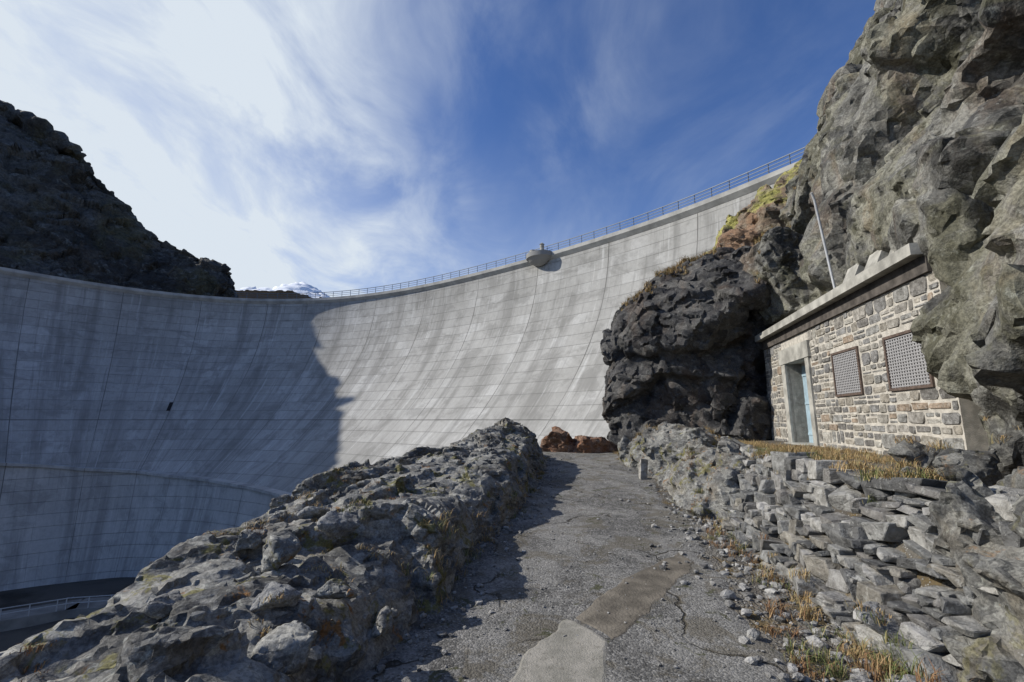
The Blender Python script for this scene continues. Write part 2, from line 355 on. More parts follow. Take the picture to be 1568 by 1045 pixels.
for i,(x,y,h,s) in enumerate([(2.62,3.45,-1.42,.22),(2.3,2.75,-1.5,.2),(2.9,4.05,-1.3,.2),(2.15,2.3,-1.55,.16),(3.85,3.5,-.5,.22),(4.2,4.3,-.42,.28),(4.5,5.2,-.42,.3),(3.75,4.4,-.5,.16)]):
    boulder('boulder',(x,y,h),s,M_lrock if i<4 else M_foot,200+i)
hull_rock('cliff_foot_rock',[[(2.5,2.6,-1.7),(2.45,3.0,-1.65),(2.7,3.15,-1.1),(3.0,3.3,-.7),(3.4,3.5,-.5),(2.6,2.4,-1.2),(2.85,2.1,-.8),(3.0,2.3,-.4),(5,3.4,-.3),(5,2,.2),(4.8,1,-1.7),(2.5,1.2,-1.7),(2.7,1.2,-.9),(4.2,2.8,.3),(3.6,2.0,.2)],
  [(2.3,2.3,-1.7),(2.3,1.5,-1.7),(2.45,2.5,-1.4),(2.8,1.5,-1.2),(3.2,2.5,-1.7)]],.03,[(.9,.2),(.4,.10),(.15,.03)],M_foot,33,(1,1,1.8),dec=.35)
hull_rock('path_side_rock',[[(2.72,7.3,-1.65),(3.1,6.7,-1.65),(3.35,7.3,-.7),(3.9,8.4,-.5),(4.1,11,-.5),(3.2,11,-1.4),(3.0,8.8,-1.15),(4.6,8,-.75),(4.6,10.5,-.7),(4,7.4,-1.6)],
 [(3.1,11,-1.4),(3.3,11,-.8),(4.2,10.6,-.35),(4.9,12,-.2),(4.3,13,-.1),(3.0,13,-.7),(3.0,13.4,-1.4),(5.2,11,-.7),(5.2,13,-1.2),(3.6,12,-.3)]],.032,[(.9,.14),(.4,.07),(.15,.02)],M_out,31,(1,1,1.8),dec=.35)
hull_rock('rusty_boulder',[[(.95,16,-1.25),(1.0,15.9,-.62),(1.35,15.7,-.36),(1.9,15.8,-.48),(2.15,15.7,-.95),(2.1,15.6,-1.25),(1.2,17,-1),(2,17,-.6)],[(2.1,15.7,-1.25),(2.15,15.5,-.85),(2.5,15.4,-.55),(3.3,15.5,-.66),(3.75,15.7,-.95),(3.75,15.6,-1.3),(2.3,16.8,-.7),(3.6,16.8,-1.1)]],.04,[(.7,.12),(.35,.06),(.12,.012)],M_orange,41,(1,1,1.3),dec=.12)
# ------------------------------------------------------------ big boulder, block, spur
hull_rock('overhanging_boulder',[[(4.8,16,4.6),(3.9,16,3.7),(3.6,16,2.6),(6.15,16,5.3),(7.5,15.5,6.0),(9.3,16,6.0),(9.3,14.8,3),(5.2,14.3,2.3),(6.6,13.6,3.4),(8.8,13.6,4.7),(4.5,19,4.2),(9,20,6.0),(4,19,2.4),(9,19,2)],
 [(3.5,16,-.2),(3.9,15.8,1.8),(3.6,15.2,-1.5),(8.3,14.6,-1.4),(8.6,15,2.8),(5.2,15.2,2.6),(6.8,14.6,1.6),(6.5,14.0,-1.4),(4,19,2),(9,19,2),(4,19,-2.5),(9,19,-2.5)]],
 .06,[(2.8,.42),(1.1,.20),(.45,.08)],M_dark,51,(1,1,1.2),None,2,.3)
hull_rock('cliff_block',[[(7.5,12.9,4.7),(7.8,12.8,5.5),(8.6,12.6,5.6),(9.3,12.4,4.6),(9.4,12.4,3.4),(8.7,12.3,3.0),(8.2,12.6,3.2),(7.8,13,3.9),(7.7,15,5.2),(9.5,15,5.2),(9,15,3),(8,15,3)]],.055,[(1.5,.2),(.6,.10),(.22,.04)],M_cliff,61,dec=.3)
hull_rock('red_rock_spur',[[(9.3,19,7.7),(9.9,20,8.8),(12.3,20,10.6),(14,20,12.5),(16,20,13.6),(9,18,2),(15,17,6),(16,24,12),(10,24,7.8),(9,24,0),(16,24,0),(16,17,0),(11.5,18.2,8.8)]],.11,[(2.6,.35),(1.0,.2),(.4,.08)],M_red,71,dec=.3)
hull_rock('roof_overhang_rock',[[(6.55,7.3,2.98),(6.85,8.6,3.0),(7.25,9.5,3.1),(6.35,6.8,2.98),(6.25,6.7,3.9),(6.7,8.3,4.3),(7.25,9.3,4.2),(8.6,10.2,5.6),(8.0,7,5.9),(8.6,9.8,2.9),(8.2,7,2.9)],
 [(5.86,6.0,1.85),(5.84,6.1,2.75),(6.0,6.35,2.95),(6.3,6.9,2.95),(6.1,5.9,3.9),(6.6,6.9,4.4),(7.8,6.2,4.7),(7.8,7.2,3.2),(7.6,5.8,1.2),(6.15,5.7,1.4),(7.5,6.3,1.2)]],.045,[(1.2,.12),(.5,.07),(.2,.025)],M_cliff,65,(1,1,.9),dec=.3)
# ------------------------------------------------------------ cliff
C=[
[(13.5,19,-2),(13.5,19,3),(13.7,19,6),(14.6,20,9),(16.5,20,12),(18.5,20,16),(19.5,21,18)],
[(9.3,14.6,-2),(9.2,14.4,3),(9.6,14.2,6.5),(10.8,14.2,9),(11.8,14.2,11.5),(14.2,14,16),(15.5,14.5,18)],
[(9.4,11.5,-2),(8.6,11.4,3.2),(8.9,11.2,6),(9.9,11.2,8.5),(11,11.1,11.5),(13,11,16),(14,11,18)],
[(9.0,9.3,-2),(7.6,9.1,3.0),(7.9,8.9,5.5),(9.0,8.8,8),(10.1,8.8,11),(11.7,8.8,15.5),(12.5,8.8,18)],
[(8.6,7.6,-2),(6.95,7.6,2.9),(7.3,7.5,5),(8.3,7.4,8),(9.3,7.4,11),(10.9,7.4,15.5),(11.6,7.6,18)],
[(6.55,6.2,-1.6),(6.45,6.3,2.3),(6.9,6.4,5),(7.9,6.4,8),(9.0,6.4,11),(10.4,6.5,15),(11,7,18)],
[(5.2,4.9,-1.6),(5.5,4.8,2),(6.4,4.8,5),(7.2,4.8,8),(8.5,4.8,11),(10,4.8,15),(11,4.8,18)],
[(4.2,2.8,-1.7),(4.8,2.6,2),(5.7,2.5,5),(6.8,2.5,8),(8,2.5,11),(9.5,2.5,15),(10.5,2.5,18)],
[(4.0,0.6,-1.8),(4.6,0.6,2),(5.6,0.6,5),(6.6,.6,8),(8,.6,11),(9.5,.6,15),(10.5,.6,18)]]
sheet_solid('cliff',C,np.linspace(0,8,120),np.linspace(0,6,100),(2.5,1.0,0),.12,.068,[(3.4,.8),(1.4,.42),(.6,.15)],[(.28,.04)],M_cliff,81,(1,1.25,.7),.22)
# ------------------------------------------------------------ stone house
A0=Vector((6.19,6.5,EYE)); fd=Vector((.2228,.9749,0)).normalized(); out=Vector((-fd.y,fd.x,0))
FM=Matrix(((fd.x,out.x,0,A0.x),(fd.y,out.y,0,A0.y),(0,0,1,A0.z),(0,0,0,1)))
house=empty('stone_house')
M_conc=plain('weathered_concrete',(.34,.33,.295),.9,.32,3,.006)
M_mortar=plain('mortar',(.47,.44,.385),.95,.22,9,.012)
M_wood=plain('dark_timber',(.085,.075,.066),.8,.4,6,.004)
M_rust=plain('rusty_frame',(.11,.08,.065),.7,.3,14,.002)
M_door=plain('blue_door_paint',(.30,.40,.46),.5,.12,6,.001)
M_grate=plain('grate_steel',(.31,.305,.305),.5,.12,20,.001,.0)
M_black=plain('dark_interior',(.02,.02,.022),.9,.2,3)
L=7.9; zb=-.75; zt=2.15; D0,D1=4.72,6.1
ops=[(.25,1.32,.50,1.38),(2.26,3.32,.50,1.38),(D0,D1,zb,1.5)]
b=MB(); xs=[-.2,.25,1.32,2.26,3.32,D0,D1,L]
for k in range(len(xs)-1):
    x0,x1=xs[k],xs[k+1]; op=[o for o in ops if abs(o[0]-x0)<1e-6]
    if op:
        o=op[0]
        if o[2]>zb: b.box(x0,x1,-.35,0,zb,o[2],M=FM)
        b.box(x0,x1,-.35,0,o[3],zt,M=FM)
    else: b.box(x0,x1,-.35,0,zb,zt,M=FM)
b.box(L-.35,L,-2.5,-.352,zb,zt,M=FM)
b.make('wall',M_mortar,house)
b=MB(); rs=random.Random(5)
pal=[(.38,.35,.295),(.35,.33,.295),(.31,.305,.285),(.43,.405,.355),(.25,.245,.24),(.36,.285,.215),(.46,.44,.39),(.29,.285,.275),(.41,.375,.315),(.26,.255,.245),(.21,.20,.185)]
def mstone(x0,x1,z0,z1,y=0,d=.014):
    j=lambda a:rs.uniform(-a,a); g=.010; dd=d*rs.uniform(.3,1.6)
    cx,cz=(x0+x1)/2,(z0+z1)/2; hx,hz_=(x1-x0)/2-g,(z1-z0)/2-g; pts=[]
    for sx,sz in((-1,-.45),(-.7,-1),(.7,-1),(1,-.45),(1,.45),(.7,1),(-.7,1),(-1,.45)):
        if abs(sx)==.7: sx=math.copysign(1-min(.5,rs.uniform(.05,.5)*hz_/hx),sx)
        else: sz=math.copysign(rs.uniform(.4,.85),sz)
        pts.append((cx+sx*hx*rs.uniform(.88,1.06),cz+sz*hz_*rs.uniform(.86,1.1)))
    bk=[(p[0],y-.02,p[1]) for p in pts]; fr=[(cx+(p[0]-cx)*(1-.012/hx),y+dd+j(.006),cz+(p[1]-cz)*(1-.012/hz_)) for p in pts]
    c=rs.choice(pal); s=rs.uniform(.8,1.12); c=tuple(q*s for q in c)
    v=[FM@Vector(p) for p in bk+fr]
    b.add(v,[tuple(range(15,7,-1))]+[(i,8+i,8+(i+1)%8,(i+1)%8) for i in range(8)],c)
z=zb
while z<zt-.05:
    hh=rs.uniform(.15,.29); z1=min(z+hh,zt); 
    if zt-z1<.08: z1=zt
    x=-.2
    while x<L-.02:
        w=rs.uniform(.14,.5); x1=min(x+w,L)
        if L-x1<.1:x1=L
        segs=[(x,x1)]
        for o in ops:
            ox0,ox1,oz0,oz1=o
            if o is ops[2]: ox0-=.22;ox1+=.28;oz1+=.4
            else: ox0-=.05;ox1+=.05;oz0-=.05;oz1+=.05
            if z1>oz0+.02 and z<oz1-.02:
                ns=[]
                for a,c_ in segs:
                    if c_<=ox0 or a>=ox1: ns.append((a,c_)); continue
                    if a<ox0-.04: ns.append((a,ox0))
                    if c_>ox1+.04: ns.append((ox1,c_))
                segs=ns
        for a,c_ in segs:
            if c_-a>.07:
                if z1-z>.17 and rs.random()<.45:
                    zm=z+(z1-z)*rs.uniform(.35,.65); mstone(a,c_,z,zm)
                    if c_-a>.3: xm=a+(c_-a)*rs.uniform(.3,.7); mstone(a,xm,zm,z1); mstone(xm,c_,zm,z1)
                    else: mstone(a,c_,zm,z1)
                else: mstone(a,c_,z+rs.uniform(-.018,.018),z1+rs.uniform(-.018,.018))
        x=x1
    z=z1
b.make('masonry',M_mason,house)
b=MB()
b.box(D1,D1+.28,-.02,.05,zb,1.5,M=FM); b.box(D0-.22,D0,-.02,.05,zb,1.5,M=FM); b.box(D0-.3,D1+.36,-.02,.07,1.502,1.9,M=FM)
b.box(D1,D1+.06,-.62,-.022,zb,1.5,M=FM); b.box(D0-.06,D0,-.62,-.022,zb,1.5,M=FM); b.box(D0,D1,-.62,-.352,1.44,1.5,M=FM)
b.box(D0,D1,-.6,.25,zb,-.6,M=FM)
b.make('door_surround',M_conc,house)
b=MB(); b.box(D0,D1,-.42,-.36,-.598,1.438,M=FM)
for zz in(-.4,.4,1.15): b.box(D0+.02,D1-.02,-.359,-.34,zz,zz+.06,M=FM)
b.box(D0+.68,D0+.72,-.359,-.345,-.59,1.43,M=FM); b.box(D0+.76,D0+.79,-.359,-.30,.3,.42,M=FM)
b.make('door',M_door,house)
M_winback=plain('window_back_grey',(.07,.068,.07),.8,.15,5)  # plain dark sheet behind the window grate
for o in ops[:2]:
    x0,x1,z0,z1=o; b=MB()
    for a in((x0-.025,x0+.02,z0-.025,z1+.025),(x1-.02,x1+.025,z0-.025,z1+.025),(x0+.021,x1-.021,z0-.025,z0+.02),(x0+.021,x1-.021,z1-.02,z1+.025)):
        b.box(a[0],a[1],-.05,.035,a[2],a[3],M=FM)
    b.make('window_frame',M_rust,house)
    g=MB(); st=.07; x=x0+.04
    while x<x1-.02: g.box(x-.019,x+.019,.008,.012,z0+.021,z1-.021,M=FM); x+=st
    z=z0+.04
    while z<z1-.02: g.box(x0+.021,x1-.021,.013,.017,z-.010,z+.010,M=FM); z+=.05
    g.make('window_grate',M_grate,house)
    g=MB(); g.box(x0,x1,-.08,-.04,z0,z1,M=FM); g.make('window_back',M_winback,house)
b=MB(); b.box(-.1,L-.05,-3,.24,2.42,2.60,M=FM); b.make('roof_slab',M_conc,house)
b=MB(); b.box(-.1,L-.1,-.34,.06,2.152,2.418,M=FM); b.make('eaves_beam',M_wood,house)
b=MB()
for x,w in((.45,.5),(1.3,.45),(2.1,.5)):
    v=[(x,-1.2,2.603),(x+w,-1.2,2.603),(x+w,.04,2.603),(x,.04,2.603),(x,-1.2,3.25),(x+w,-1.2,3.25),(x+w,-.16,3.05),(x,-.16,3.05)]
    b.add([FM@Vector(p) for p in v],boxv(0,1,0,1,0,1)[1])
b.make('roof_buttresses',M_conc,house)
def tube(name,pts,r,mat,parent=None,n=8):
    cu=bpy.data.curves.new(name,'CURVE'); cu.dimensions='3D'; sp=cu.splines.new('POLY'); sp.points.add(len(pts)-1)
    for p,q in zip(sp.points,pts): p.co=(*q,1)
    cu.bevel_depth=r; cu.bevel_resolution=3; cu.use_fill_caps=True; cu.materials.append(mat)
    o=bpy.data.objects.new(name,cu); col.objects.link(o)
    dg=bpy.context.evaluated_depsgraph_get(); me=bpy.data.meshes.new_from_object(o.evaluated_get(dg)); bpy.data.objects.remove(o)
    me.polygons.foreach_set('use_smooth',[True]*len(me.polygons)); 
    return link(bpy.data.objects.new(name,me),parent)
M_steel=plain('galvanised_steel',(.50,.51,.52),.5,.1,10,.001,.3)
tube('antenna_pole',[(7.15,9.7,2.6+EYE),(6.98,9.8,5.0+EYE),(6.9,9.75,5.15+EYE)],.028,M_steel)
# ------------------------------------------------------------ dry stone wall
b=MB(); rs=random.Random(12)
palw=[(.28,.28,.268),(.37,.365,.345),(.20,.20,.194),(.42,.41,.38),(.31,.29,.25),(.25,.24,.225),(.44,.43,.41),(.30,.25,.19),(.16,.16,.157)]
def stone(c,sz,R,colr,bev=.006):
    bm=bmesh.new(); pts=[]
    tx,tz=rs.uniform(-.3,.3),rs.uniform(-.5,.5)
    for sx in(-1,1):
        for sy in(-1,1):
            for szz in(-1,1):
                pts.append((sx*sz[0]*rs.uniform(.75,1),sy*sz[1]*rs.uniform(.6,1)+tz*sz[2]*szz,szz*sz[2]*rs.uniform(.5,1)+tx*sz[2]*sy))
    for _ in range(6): pts.append(tuple(sz[k]*rs.uniform(-1.0,1.0)*(1.1) for k in range(3)))
    vs=[bm.verts.new(p) for p in pts]; r=bmesh.ops.convex_hull(bm,input=vs)
    bad=[g for g in set(r['geom_interior'])|set(r['geom_unused']) if isinstance(g,bmesh.types.BMVert) and g.is_valid]
    bmesh.ops.delete(bm,geom=bad,context='VERTS')
    bmesh.ops.bevel(bm,geom=list(bm.edges),offset=bev,segments=1,affect='EDGES',clamp_overlap=True)
    bm.verts.ensure_lookup_table(); 
    for i,v in enumerate(bm.verts): v.index=i
    V=[R@v.co+Vector(c) for v in bm.verts]; F=[[v.index for v in f.verts] for f in bm.faces]
    bm.free(); b.add(V,F,colr)
def wallstone(Yc,t,w,hh,dep=.22):
    x=float(wb(Yc)+(wt(Yc)-wb(Yc))*t); z=float(hp(Yc)+(-.60-hp(Yc))*t)
    if 7.4<Yc and t<.45: return
    ang=math.atan2(float(wt(Yc+.2)-wt(Yc-.2)),.4)
    R=Matrix.Rotation(-ang+rs.uniform(-.22,.22),3,'Z')@Matrix.Rotation(rs.gauss(0,.11),3,'X')@Matrix.Rotation(rs.uniform(-.14,.12),3,'Y')
    c=rs.choice(palw[:7]+palw[8:] if rs.random()<.93 else palw); s=rs.uniform(.7,1.12)
    stone((x+.15+rs.uniform(-.06,.05),Yc,z+EYE+.03),(rs.uniform(.75,1.05)*dep,w/2*1.0,hh*.55),R,tuple(q*s for q in c))
Y0=3.0
for seg in range(20):
    Y1=Y0+rs.uniform(.28,.65); t=rs.uniform(-.06,0)
    while t<.96:
        hh=rs.choice((.05,.06,.08,.10,.13,.17,.22))*rs.uniform(.85,1.15); dt=hh*1.0; Y=Y0+rs.uniform(-.14,.1)
        while Y<Y1-.05:
            w=min(.55,max(.08,rs.gauss(.12+hh*.85,.10)))
            wallstone(Y+w/2,t+dt/2+rs.uniform(-.02,.02),w,hh); Y+=w
        t+=dt
    Y0=Y1
    if Y0>8.9: break
Y=3.3
while Y<9:
    w=rs.uniform(.2,.6)
    if rs.random()<.6: wallstone(Y+w/2,1.01,w,rs.uniform(.06,.12),.26)
    Y+=w
b.make('dry_stone_wall',M_stone)
b=MB(); rs=random.Random(3)
stone((2.95,10.6,-1.15+EYE),(.09,.10,.27),Matrix.Rotation(.08,3,'Y'),(.40,.385,.35))
b.make('marker_stone',M_stone)
# ------------------------------------------------------------ gravel
ico=bmesh.new(); bmesh.ops.create_icosphere(ico,subdivisions=1,radius=1); iv=np.array([v.co[:] for v in ico.verts]); itf=[[v.index for v in f.verts] for f in ico.faces]; ico.free()
V=[];F=[];Cc=[];nb=0
def scatter(n,fx,fy,smin,smax,seed,base=None):
    global nb
    r=np.random.default_rng(seed)
    for k in range(n):
        y=fy(r); x=fx(r,y); s=smin+(smax-smin)*r.random()**3.5
        z=float(terr(np.array([[x]]),np.array([[y]]))[0,0])+EYE+s*.25+(.02 if eL(y)-.2<x<eR(y) else 0)
        q=iv*(s*r.uniform(.6,1.1,3))*r.uniform(.7,1.25,(len(iv),1)); a=r.random()*6.28
        q=np.stack([q[:,0]*math.cos(a)-q[:,1]*math.sin(a),q[:,0]*math.sin(a)+q[:,1]*math.cos(a),q[:,2]*.65],-1)+[x,y,z]
        V.extend(q.tolist()); F.extend([[i+nb for i in f] for f in itf]); nb+=len(iv)
        g=r.uniform(.16,.5); Cc.extend([[g*1.02,g,g*.95]]*len(iv))
scatter(2400,lambda r,y:float(wb(y))-abs(r.normal(0,.45)),lambda r:1.5+r.random()**1.6*11,.007,.065,1)
scatter(600,lambda r,y:float(eL(y))+abs(r.normal(0,.25))+.05,lambda r:2+r.random()*12,.006,.045,2)
scatter(1300,lambda r,y:r.uniform(float(eL(y)),float(wb(y))),lambda r:2+r.random()**1.5*13,.004,.022,3)
mk('gravel',np.array(V),F,M_stone,None,False,cols=np.array(Cc))
# ------------------------------------------------------------ grass
m,T=material('dry_grass',.8); a=T.new('ShaderNodeAttribute',attribute_name='Col').outputs['Color']; fin(T,a); M_grass=m
dg=bpy.context.evaluated_depsgraph_get(); dg.update()
def drop(x,y,zmax=40):
    hit,loc,nor,idx,ob,mt=S.ray_cast(dg,Vector((x,y,zmax)),Vector((0,0,-1)))
    return loc if hit else None
def grass(name,spots,seed,wid=.0025):
    r=np.random.default_rng(seed); V=[];F=[];Cc=[]
    for (cx,cy,rad,nb_,hh,zm,pal) in spots:
        tufts=max(1,int(nb_/18))
        for t in range(tufts):
            a=r.random()*6.28; q=rad*math.sqrt(r.random()); x=cx+math.cos(a)*q; y=cy+math.sin(a)*q
            p=drop(x,y,zm+EYE)
            if p is None: continue
            hs=hh*r.uniform(.5,1.25)
            for k in range(18):
                bx=p.x+r.normal(0,.03); by=p.y+r.normal(0,.03); h=hs*r.uniform(.4,1.1); az=r.random()*6.28; ln=h*r.uniform(.3,1.2)
                w=wid*r.uniform(.7,1.5); dx,dy=math.cos(az),math.sin(az); n=len(V); bz=p.z-.01
                V+= [(bx-dy*w,by+dx*w,bz),(bx+dy*w,by-dx*w,bz),(bx+dx*ln*.35-dy*w*.8,by+dy*ln*.35+dx*w*.8,bz+h*.6),(bx+dx*ln*.35+dy*w*.8,by+dy*ln*.35-dx*w*.8,bz+h*.6),(bx+dx*ln,by+dy*ln,bz+h*.8)]
                F+= [(n,n+1,n+3,n+2),(n+2,n+3,n+4)]
                c=np.array(pal[r.integers(len(pal))])*r.uniform(.7,1.2); Cc+=[c.tolist()]*5
    mk(name,V,F,M_grass,None,False,cols=np.array(Cc))
gold=[(.38,.26,.12),(.44,.33,.17),(.31,.2,.09),(.26,.22,.1)]; rust=[(.26,.14,.07),(.33,.22,.11),(.2,.12,.06)]; green=[(.10,.12,.04),(.15,.17,.06),(.3,.25,.12)]
sp=[]
rr=random.Random(9)
for k in range(100):
    Y=rr.uniform(4.6,12.5); X=rr.uniform(float(wt(Y))+.2,5.9+(Y-6.5)*.2); sp.append((X,Y,.38,170,.14,.0,gold))
for k in range(44):
    Y=rr.uniform(3.8,9); sp.append((float(wt(Y))+rr.uniform(.05,.35),Y,.15,100,.13,.2,rr.choice([gold,gold,green])))
grass('dry_grass',sp,1)
sp=[]
for k in range(38):
    Y=rr.uniform(2.3,10); sp.append((float(wb(Y))-rr.uniform(.0,.25),Y,.14,72,.10,-.3,rr.choice([rust,gold,green])))
for k in range(30):
    Y=rr.uniform(4,14); sp.append((float(eL(Y))+rr.uniform(0,.12),Y,.12,72,.1,-.1,rr.choice([green,gold])))
for k in range(16):
    sp.append((rr.uniform(1.95,2.45),rr.uniform(2.4,4.2),.12,140,.13,-.6,rr.choice([rust,rust,gold,green])))
for k in range(14):
    Y=rr.uniform(12,15.5); sp.append((float(eR(Y))+rr.uniform(-.1,.5),Y,.3,100,.15,.3,gold))
for k in range(34):
    sp.append((rr.uniform(-2.6,-.9),rr.uniform(2.6,8),.12,110,.05,.5,rr.choice([gold,green,rust])))
grass('wild_grass',sp,2)
sp=[]
for (x,y) in [(4.7,16.2),(5.3,16.2),(6.0,16.3),(6.4,16.1),(7,16.0),(6.7,15.9),(5.6,16.0),(4.4,16.4),(7.4,16.2),(8.0,13.4),(8.4,13.3),(6.1,15.8),(5.0,15.8)]:
    sp.append((x,y,.5,420,.26,12,gold))
grass('cliff_grass',sp,3,.006)
# ------------------------------------------------------------ dam
cp=np.array([(1.9,.3),(1.68,.75),(1.44,1.2),(1.185,1.588),(.80,2.10),(.26,2.63),(-.36,3.12),(-.956,3.48),(-1.6,3.70),(-2.3,3.70),(-2.93,3.41),(-3.42,2.90),(-3.78,2.3),(-4.02,1.6),(-4.1,.9)])*H
D=cr(cp,np.linspace(0,len(cp)-1,1200)); 
for _ in range(600): D[1:-1]=(D[:-2]+D[2:]+2*D[1:-1])/4
sl=np.r_[0,np.cumsum(np.linalg.norm(np.diff(D,axis=0),axis=1))]; Ltot=sl[-1]
ns=420; ss=np.linspace(0,Ltot,ns); D=np.stack([np.interp(ss,sl,D[:,0]),np.interp(ss,sl,D[:,1])],-1)
Tn=np.gradient(D,axis=0); Tn/=np.linalg.norm(Tn,axis=1,keepdims=True); Nn=np.stack([-Tn[:,1],Tn[:,0]],-1)
dam=empty('arch_dam')
def inset(d): return (.03*d+.5*d*d)*H
Ld=np.interp(D[:,0]/H,[-3.6,-3.0,-2.3,-1.0,0],[1.19,1.27,1.31,1.36,1.4])
rows=[];uvs=[]
for k,dr in enumerate(np.linspace(0,1,60)):
    d=dr*Ld; P=D+Nn*inset(d)[:,None]; rows.append(np.c_[P,H*(1-d)+EYE]); uvs.append(np.c_[ss,H*(1-d)])
A=np.stack(rows,1).reshape(-1,3); U=np.stack(uvs,1).reshape(-1,2)
def dammat(name,c0,c1,stain=1.0):  # last argument: strength of dark streaks and blotches across the whole face
    m,T=material(name,.9,.2)
    uv0=T.new('ShaderNodeUVMap').outputs[0]
    wob=T.new('ShaderNodeTexNoise',i={'Vector':uv0,'Scale':.25,'Detail':3.0}).outputs['Color']
    uv=T.mix(1.0,uv0,T.mix(1.0,wob,(.12,.06,0),'MULTIPLY'),'ADD')
    def brick(w,h,ms,off=0.0):
        return T.new('ShaderNodeTexBrick',offset=off,squash=1.0,i={'Vector':uv,'Color1':(0,0,0,1),'Color2':(1,1,1,1),'Mortar':(.5,.5,.5,1),'Scale':1.0,'Mortar Size':ms,'Mortar Smooth':.5,'Brick Width':w,'Row Height':h,'Bias':0.0})
    b1=brick(12,1.5,.035); b2=brick(12,400,.08); b3=brick(2.4,1.5,.001,.37); b4=brick(12,3,.001)
    sg=T.noise(T.map(uv,(.35,.04,1)),1.0,6,.65,.3); s2=T.noise(T.map(uv,(2.4,.10,1)),1.0,6,.7); big=T.noise(uv,.05,5,.6); fn=T.noise(uv,1.6,6,.7); md=T.noise(T.map(uv,(1,1.6,1)),.22,6,.7,.5)
    c=T.mix(T.ramp(big,.32,.68),c0,c1)
    c=T.mix(T.math('MULTIPLY',b4.outputs['Color'],.4),c,tuple(x*1.25 for x in c1))
    c=T.mix(T.math('MULTIPLY',T.math('GREATER_THAN',b3.outputs['Color'],.74),T.ramp(big,.42,.58,.0,.42)),c,(.58,.58,.56))
    c=T.mix(T.ramp(sg,.46,.66,0,.55*stain),c,tuple(x*.52 for x in c0))
    c=T.mix(T.ramp(s2,.54,.68,0,.5*stain),c,tuple(x*.58 for x in c0))
    c=T.mix(T.ramp(md,.48,.64,0,.5*stain),c,tuple(x*.62 for x in c0))
    c=T.mix(T.ramp(T.noise(T.map(uv,(.8,.05,1)),1.3,6,.7),.55,.7,0,.6),c,(.57,.57,.55))
    c=T.mix(T.ramp(fn,.35,.65,0,.25),c,tuple(x*.68 for x in c0))
    lm=T.ramp(T.noise(uv,.16,4,.6),.4,.62,.12,.5)
    c=T.mix(T.math('MULTIPLY',b1.outputs['Fac'],lm),c,tuple(x*.5 for x in c0))
    c=T.mix(T.math('MULTIPLY',b2.outputs['Fac'],T.ramp(T.noise(uv,.11,4,.6),.35,.6,.3,.85)),c,tuple(x*.4 for x in c0))
    fin(T,c,T.math('ADD',fn,T.math('MULTIPLY',b1.outputs['Fac'],-1.0)),.05)
    return m
M_dam=dammat('dam_concrete',(.30,.295,.275),(.395,.39,.37))
M_dam2=dammat('dam_base_concrete',(.38,.38,.37),(.48,.48,.46),1.0)
mk('face',A,gridfaces(ns,60),M_dam,dam,True,uv=U)
rows=[];uvs=[]
base=inset(Ld)+1.1
for k,t in enumerate(np.linspace(0,1,30)):
    dz=t*.66; P=D+Nn*(base+(.10*dz+.22*dz*dz)*H)[:,None]; rows.append(np.c_[P,H*(1-Ld-dz)+EYE]); uvs.append(np.c_[ss,H*(1-Ld-dz)])
A=np.stack(rows,1).reshape(-1,3); U=np.stack(uvs,1).reshape(-1,2)
mk('foundation',A,gridfaces(ns,30),M_dam2,dam,True,uv=U)
def sweep(name,prof,mat,parent,zoff,i0=0,i1=ns,smooth=False):
    zo=np.broadcast_to(zoff,(ns,))[i0:i1]; R=[];
    for (n_,z_) in prof+[prof[0]]:
        R.append(np.c_[D[i0:i1]+Nn[i0:i1]*np.broadcast_to(n_,(ns,))[i0:i1][:,None],zo+z_])
    A=np.stack(R,1); nU,nV=A.shape[:2]; uv=np.stack([np.repeat(ss[i0:i1],nV),np.tile(np.arange(nV)*.5,nU)],-1)
    return mk(name,A.reshape(-1,3),gridfaces(nU,nV),mat,parent,smooth,uv=uv)
sweep('crest_slab',[(.5,-.5),(.5,.0),(-3.5,.0),(-3.5,-12.),(-.3,-12.),(-.3,-1.1),(.1,-1.0)],plain('crest_concrete',(.38,.375,.35),.9,.22,.6,.01),dam,H+EYE)
lz=H*(1-Ld)+EYE
sweep('ledge',[(base+.3,-.35),(base+.3,.02),(base-1.6,.02),(base-1.6,-.35)],M_dam2,dam,lz)
rail=MB(); M_rail=plain('railing_paint',(.12,.14,.17),.5,.1,3,.0,.3)
i1=int(np.argmin(np.hypot(D[:,0]+2.32*H,D[:,1]-3.7*H)))
Srail=ss[i1]; s=0
while s<Srail:
    x=np.interp(s,ss,D[:,0]); y=np.interp(s,ss,D[:,1]); nx=np.interp(s,ss,Nn[:,0]); ny=np.interp(s,ss,Nn[:,1]); x+=nx*.4;y+=ny*.4
    rail.box(x-.035,x+.035,y-.035,y+.035,H+EYE,H+EYE+1.15); s+=2.0
ro=empty('crest_railing'); rail.make('posts',M_rail,ro)
for k,zz in enumerate((.35,.72,1.1)):
    w=.03 if k<2 else .045
    sweep('rail_%d'%(k+1),[(.4+w,-w),(.4+w,w),(.4-w,w),(.4-w,-w)],M_rail,ro,H+EYE+zz,0,i1+1)
ib=int(np.argmin(np.abs(D[:,0]/np.maximum(D[:,1],1)-.070)+ (D[:,1]<30)*9))
bal=empty('observation_balcony'); cx,cy=D[ib]; nx,ny=Nn[ib]; tx,ty=Tn[ib]
V=[];na=28; rings=((.2,-1.7),(.9,-1.45),(1.55,-1.05),(2.0,-.6),(2.15,-.56),(2.15,.12),(1.95,.121))
for (r_,z_) in rings:
    for k in range(na+1):
        a=math.pi*k/na; V.append((cx+nx*(.35+r_*math.sin(a)*.9)+tx*r_*math.cos(a),cy+ny*(.35+r_*math.sin(a)*.9)+ty*r_*math.cos(a),H+EYE+z_))
